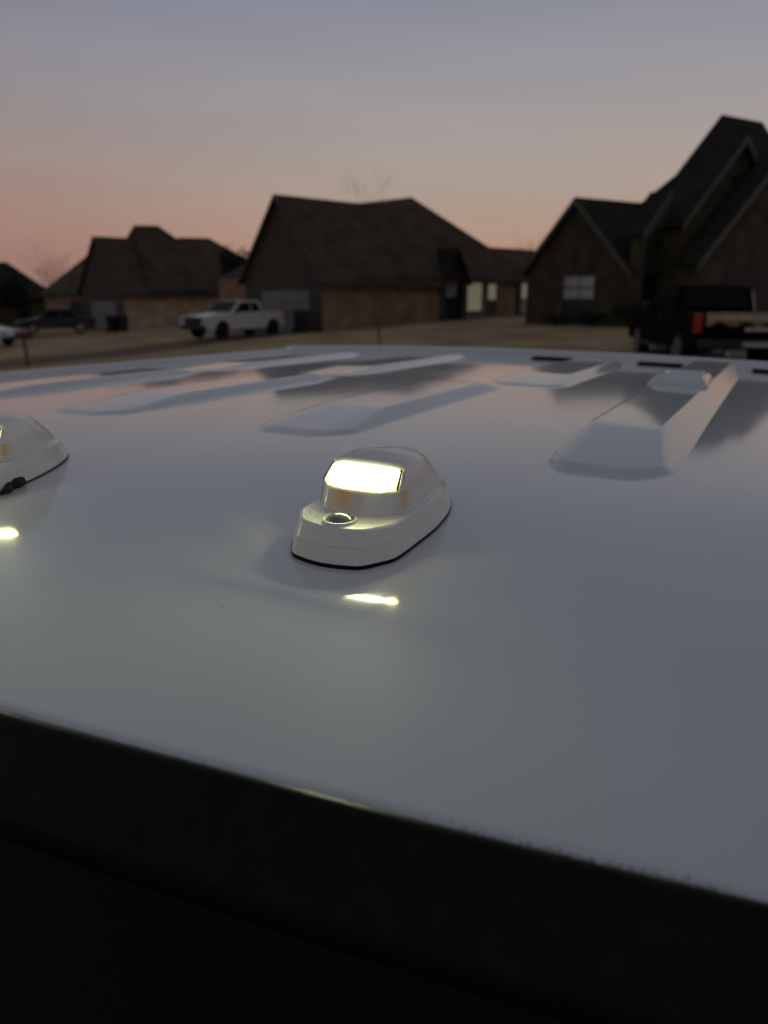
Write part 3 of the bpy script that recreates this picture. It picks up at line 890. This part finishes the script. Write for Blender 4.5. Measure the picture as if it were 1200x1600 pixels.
def pickup(name, loc, rz, label, paint, group, two_tone=False, chrome=True, rims='rim'):
    """front at +x; wheelbase 3.6, length 5.8"""
    root = empty(name, loc, rz, label, 'pickup truck', group)
    hw, r = .98, .42
    low = [(-2.75, .55)] + arch_pts(-1.75, .50, .42)[::-1] + arch_pts(1.85, .50, .42)[::-1] + [(2.85, .5)]
    low = [(-2.8, .55)] + [(x, z) for x, z in arch_pts(-1.75, .50, .45)[::-1]] + [(x, z) for x, z in arch_pts(1.85, .50, .45)[::-1]] + [(2.86, .48), (2.92, .75), (2.86, 1.12), (2.4, 1.20), (1.25, 1.27), (-2.78, 1.27)]
    body_shell(root, low, hw, paint, inset=.06, zb=.9)
    cab = [(1.25, 1.26), (.45, 1.86), (-.75, 1.88), (-.95, 1.80), (-1.05, 1.26)]
    body_shell(root, cab, hw - .05, paint, 'cab', inset=.16, zb=1.25)
    glass_side(root, [(1.0, 1.30), (.42, 1.76), (-.20, 1.78), (-.20, 1.30)], hw - .05, .16, 1.25)
    glass_side(root, [(-.27, 1.30), (-.27, 1.78), (-.72, 1.77), (-.90, 1.30)], hw - .05, .16, 1.25)
    cross_glass(root, 1.2, 1.30, .50, 1.82, .84, .74, 'windshield')
    cross_glass(root, -1.04, 1.35, -.97, 1.76, .78, .70, 'rear_window', .03)
    for x in (-1.75, 1.85):
        for y in (-.86, .86):
            wheel(root, x, y, r, .26, rims)
    b = MB(); b.box(2.87, 2.98, -.90, .90, .48, .70); b.build('front_bumper', M['chrome'] if chrome else M['grille'], root, bevel=.03)
    b = MB(); b.box(-2.95, -2.79, -.92, .92, .52, .72); b.build('rear_bumper', M['grille'], root, bevel=.03)
    b = MB(); b.box(2.86, 2.94, -.60, .60, .66, 1.08); b.build('grille', M['grille'], root, bevel=.02)
    b = MB(); b.box(-2.83, -2.77, -.80, .80, .78, 1.24); b.build('tailgate', paint, root, bevel=.015)
    for s in (-1, 1):
        b = MB(); b.box(2.72, 2.91, s * .74 - .16, s * .74 + .16, .86, 1.08); b.build('headlight', M['headlens'], root, bevel=.03)
        b = MB(); b.box(-2.83, -2.66, s * .905 - .075, s * .905 + .075, .84, 1.25); b.build('taillight', M['red'], root, bevel=.02)
        b = MB(); b.box(.72, .90, s * 1.08 - .10, s * 1.08 + .10, 1.28, 1.48); b.build('side_mirror', M['grille'], root, bevel=.03)
        b = MB(); b.box(-1.1, 1.3, s * 1.0 - .06, s * 1.0 + .06, .38, .46); b.build('side_step', M['grille'], root, bevel=.015)
        for x in (-.1, -.85):
            b = MB(); b.box(x - .2, x - .02, s * .975 - .02, s * .975 + .02, 1.10, 1.14); b.build('door_handle', M['grille'], root, bevel=.008)
        if two_tone:
            if s == 1:
                b = MB(); pr = []
                for (z, xx) in ((1.03, -2.832), (1.10, -2.845), (1.20, -2.842), (1.275, -2.80)):
                    pr.append([(xx, -.76 + 1.52 * k / 16, z + (.05 * math.sin(k * 1.1) if z < 1.05 else 0)) for k in range(17)])
                b.loft(pr, closed=False); b.build('tailgate_trim', M['silver'], root, smooth=True)
                b = MB(); b.box(-2.87, -2.82, -.75, -.05, .88, .97); b.build('tailgate_moulding', M['chrome'], root, bevel=.012)
                b = MB(); b.box(-2.98, -2.94, -.80, .0, .56, .66); b.build('bumper_step', M['chrome'], root, bevel=.012)
                b = MB(); b.tube([(-2.99, .30, .42), (-2.80, .30, .42)], [.06, .06], 12); b.build('exhaust_tip', M['chrome'], root, smooth=True)
            if s == 1: continue
            b = MB(); b.prism([(-1.12, s * .91, 1.28), (-1.04, s * .91, 1.28), (-.96, s * .815, 1.72), (-1.08, s * .815, 1.72)], (0, -s * .02, 0)); b.build('pillar_trim', M['chrome'], root)
    return root

def heading(p_from, p_to):
    d = Vector(p_to) - Vector(p_from)
    return math.atan2(d.y, d.x)

# white pickup on the driveway, nose towards us and to the left
F_, B_ = (-8.6, 34.9), (-5.3, 39.5)
cx, cy = (F_[0] + B_[0]) / 2, (F_[1] + B_[1]) / 2
wp = pickup('parked_pickup', (cx, cy, ground_z(cx, cy) + .02), heading(B_, F_), 'white pickup truck parked on the driveway in front of the grey garage', M['body_white'], 'vehicles parked on the driveways', chrome=False, rims='tyre')
wp.scale = (.90, .90, .90)
# black pickup at the right, tail to the left
c3 = (7.84, 19.73)
bp_ = pickup('parked_pickup', (c3[0], c3[1], ground_z(*c3) - .10), R(86.6), 'black pickup truck with a red tail light at the right edge', M['blackpaint'], 'vehicles parked on the driveways', two_tone=True)

def sedan(loc, rz, label, paint, h=1.0):
    root = empty('parked_car', loc, rz, label, 'car', 'vehicles parked on the driveways')
    hw, r = .90, .34
    low = [(-2.35, .40)] + arch_pts(-1.40, .42, .34)[::-1] + arch_pts(1.42, .42, .34)[::-1] + [(2.30, .35), (2.42, .55), (2.30, .82), (1.2, .98), (-1.8, 1.04), (-2.38, .98), (-2.42, .6)]
    body_shell(root, low, hw, paint, inset=.05, zb=.7)
    cab = [(1.15, .97), (.35, 1.42 * h), (-.85, 1.45 * h), (-1.75, 1.03)]
    body_shell(root, cab, hw - .04, paint, 'cabin', inset=.20, zb=.95)
    glass_side(root, [(.95, 1.02), (.32, 1.35 * h), (-.22, 1.37 * h), (-.22, 1.02)], hw - .04, .20, .95)
    glass_side(root, [(-.28, 1.02), (-.28, 1.37 * h), (-.82, 1.37 * h), (-1.45, 1.06)], hw - .04, .20, .95)
    cross_glass(root, 1.08, 1.0, .42, 1.38 * h, .78, .66, 'windshield')
    cross_glass(root, -1.68, 1.06, -.92, 1.40 * h, .76, .66, 'rear_window')
    for x in (-1.40, 1.42):
        for y in (-.80, .80):
            wheel(root, x, y, r, .22)
    for s in (-1, 1):
        b = MB(); b.box(2.18, 2.40, s * .64 - .17, s * .64 + .17, .62, .78); b.build('headlight', M['headlens'], root, bevel=.03)
        b = MB(); b.box(-2.44, -2.25, s * .66 - .17, s * .66 + .17, .72, .92); b.build('taillight', M['red'], root, bevel=.03)
        b = MB(); b.box(.62, .78, s * .98 - .08, s * .98 + .08, .98, 1.12); b.build('side_mirror', paint, root, bevel=.03)
    b = MB(); b.box(2.28, 2.46, -.82, .82, .32, .52); b.build('front_bumper', M['grille'], root, bevel=.04)
    return root
sedan((-21.6, 52.0, ground_z(-21.6, 52) + .15), R(205), 'dark blue car parked in front of the far left house', M['bluepaint'], 1.12)
sedan((-20.75, 39.6, ground_z(-21.3, 39.6) + .12), R(-12), 'white car at the left edge showing only its front wing', M['body_white'])

# ------------------------------------------------------------------ street furniture, bins
def bin_(loc, rz, label):
    root = empty('wheelie_bin', loc, rz, label, 'bin', 'bins beside the garages')
    b = MB(); b.loft([[(-a, -c, z), (a, -c, z), (a, c, z), (-a, c, z)] for (a, c, z) in ((.23, .27, .05), (.29, .35, .98), (.31, .37, .98), (.31, .37, 1.02))], True, True)
    b.build('body', M['bin'], root, bevel=.02)
    b = MB(); b.prism([(-.32, -.40, 1.025), (.32, -.40, 1.025), (.32, -.38, 1.06), (.32, .3, 1.12), (-.32, .3, 1.12), (-.32, -.38, 1.06)][:0] or [(-.32, -.40, 1.025), (-.32, .40, 1.025), (-.32, .36, 1.12), (-.32, -.36, 1.08)], (.64, 0, 0))
    b.build('lid', M['bin'], root, bevel=.015)
    b = MB(); b.tube([(-.28, .44, 1.0), (.28, .44, 1.0)], [.02, .02], 8); b.build('handle', M['bin'], root)
    for s in (-1, 1):
        q = MB(); q.tube([(s * .26, .30, .12), (s * .32, .30, .12)], [.12, .12], 14); q.build('wheel', M['tyre'], root)
bin_((-3.95, 38.1, ground_z(-3.95, 38.1)), R(40), 'black wheelie bin standing at the corner of the grey garage')
bin_((-17.0, 51.5, ground_z(-17, 51.5)), R(30), 'right of two dark bins by the tan brick wall')
bin_((-17.75, 51.7, ground_z(-17.7, 51.7)), R(45), 'left of two dark bins by the tan brick wall')

mx_, my_ = -10.05, 22.0
mb_ = empty('mailbox', (mx_, my_, ground_z(mx_, my_) - .2), R(-25), 'small dark mailbox on a leaning wooden post at the left', 'mailbox')
b = MB(); b.tube([(0, 0, -.3), (-.02, 0, .5), (-.05, 0, .98)], [.055, .052, .05], 4); b.build('post', M['wood'], mb_, smooth=False)
b = MB(); rr = []
for x in (-.30, .22):
    rr.append([(x, .10 * math.cos(a), .98 + (.10 + .10 * math.sin(a) if math.sin(a) > -.01 else 0.0)) for a in [math.pi * k / 8 for k in range(9)]] + [(x, -.10, .97), (x, .10, .97)])
b.loft(rr, True, True); b.build('box', M['boxmetal'], mb_, smooth=True)
b = MB(); b.box(.0, .03, -.13, -.105, 1.02, 1.22); b.box(.0, .12, -.13, -.105, 1.16, 1.22); b.build('flag', M['red'], mb_)

# ------------------------------------------------------------------ trees and shrubs
def bare_tree(name, loc, h, spread, seed, label, r0=.12, levels=4, group='bare trees'):
    rn = random.Random(seed)
    root = empty(name, loc, 0, label, 'tree', group)
    tr = MB(); br = MB()
    def grow(b, p, d, ln, r, lev):
        pts = [p]; rad = [r]; q = p.copy(); dd = d.copy()
        for i in range(4):
            dd = (dd + Vector((rn.uniform(-1, 1), rn.uniform(-1, 1), rn.uniform(-.3, .5))) * .16).normalized()
            q = q + dd * ln / 4
            pts.append(q.copy()); rad.append(r * (1 - .16 * (i + 1)))
        b.tube(pts, rad, 5 if lev < 2 else 3)
        if lev >= levels: return
        for k in range(rn.randint(3, 5)):
            i = rn.randint(2, 4)
            side_ = Vector((rn.uniform(-1, 1), rn.uniform(-1, 1), rn.uniform(.1, .8))).normalized()
            nd = (dd * .75 + side_ * spread).normalized()
            grow(br, pts[i], nd, ln * rn.uniform(.55, .78), max(.006, rad[i] * .6), lev + 1)
    grow(tr, Vector((0, 0, -.3)), Vector((0, 0, 1)), h * .42, r0, 0)
    tr.build('trunk', M['bark'], root, smooth=True); br.build('crown', M['bark'], root)
    return root
bare_tree('bare_tree', (-.9, 66, .3), 11.6, .6, 4, 'bare tree rising behind the roof of the middle house', .09)
bare_tree('bare_tree', (-36.5, 86, -1.3), 10.5, .8, 9, 'bare tree behind the low far left house', .15)
bare_tree('bare_tree', (-13.4, 70, -.4), 6.8, .8, 12, 'bare tree between the left house and the middle house', .13)
bare_tree('bare_tree', (14.0, 74, .8), 7.6, .8, 21, 'bare tree behind the gap left of the tall house', .14)
st_ = bare_tree('young_tree', (-.06, 24.4, ground_z(-.06, 24.4)), 3.6, .35, 31, 'thin young street tree on the lawn before the middle house', .035, 3, group=None)

def bush(name, loc, w_, d_, h, seed, label, cat='shrub', group=None, trunk=False, n=900, leaf=.10):
    rn = random.Random(seed)
    root = empty(name, loc, 0, label, cat, group)
    b = MB()
    cl = [(Vector((rn.uniform(-.7, .7) * w_, rn.uniform(-.7, .7) * d_, rn.uniform(.25, .85) * h)), rn.uniform(.3, .5)) for _ in range(12)]
    for k in range(n):
        c, s = rn.choice(cl)
        dv = Vector((rn.gauss(0, 1), rn.gauss(0, 1), rn.gauss(0, 1))).normalized() * (rn.random() ** .4) * s
        p = c + Vector((dv.x * w_, dv.y * d_, dv.z * h * .6))
        if p.z < .02: p.z = rn.uniform(.02, .15 * h)
        a = Vector((rn.uniform(-1, 1), rn.uniform(-1, 1), rn.uniform(-1, 1))).normalized(); c2_ = a.orthogonal().normalized()
        l_ = leaf * rn.uniform(.6, 1.4)
        b.add([p, p + a * l_ + c2_ * l_ * .35, p + a * l_ * 2, p + a * l_ - c2_ * l_ * .35], [(0, 1, 2, 3)])
    b.build('foliage', M['leaf_dark'], root)
    t2 = MB()
    for k in range(3 if not trunk else 1):
        t2.tube([(0.05 * k, 0, -.2), (.1 * (k - 1), .03 * k, h * .4), (.25 * (k - 1), .1 * (k - 1), h * .75)], [.05 * (1 + h * .2), .04 * (1 + h * .2), .01], 5)
    t2.build('stem' if not trunk else 'trunk', M['bark'], root)
bush('evergreen_tree', (-10.3, 57, ground_z(-10.3, 57)), 1.25, 1.2, 5.2, 1, 'dark evergreen tree between the tan house and the middle house', 'tree', None, True, 2200, .14)
bush('evergreen_tree', (-28.4, 60, ground_z(-28.4, 60)), 1.5, 1.4, 4.6, 2, 'dark evergreen tree at the far left edge before the houses', 'tree', None, True, 2200, .14)
SG = 'shrubs along the house wall'
bush('shrub', (7.6, 35.2, ground_z(7.6, 35.2)), .85, .5, .55, 3, 'leftmost dark low shrub under the wall of the tall house', group=SG, n=700, leaf=.05)
bush('shrub', (8.9, 33.9, ground_z(8.9, 33.9)), .7, .5, .62, 4, 'dark low shrub below the twin window of the tall house', group=SG, n=700, leaf=.05)
bush('shrub', (9.9, 32.4, ground_z(9.9, 32.4)), .75, .6, 1.0, 5, 'taller dark shrub at the corner of the tall house', group=SG, n=900, leaf=.06)

# ------------------------------------------------------------------ paving
ribbon('driveway', M['asphalt'], [(-13.5, 20.5), (-10.3, 28), (-8.2, 34), (-5.6, 40.2)], 3.6, .012)
ribbon('paved_driveway', M['concrete'], [(8.0, 12), (11.5, 22), (14.5, 31)], 6.0, .012)
ribbon('street', M['asphalt'], [(-60, -2.5), (60, -2.5)], 9.0, .008)
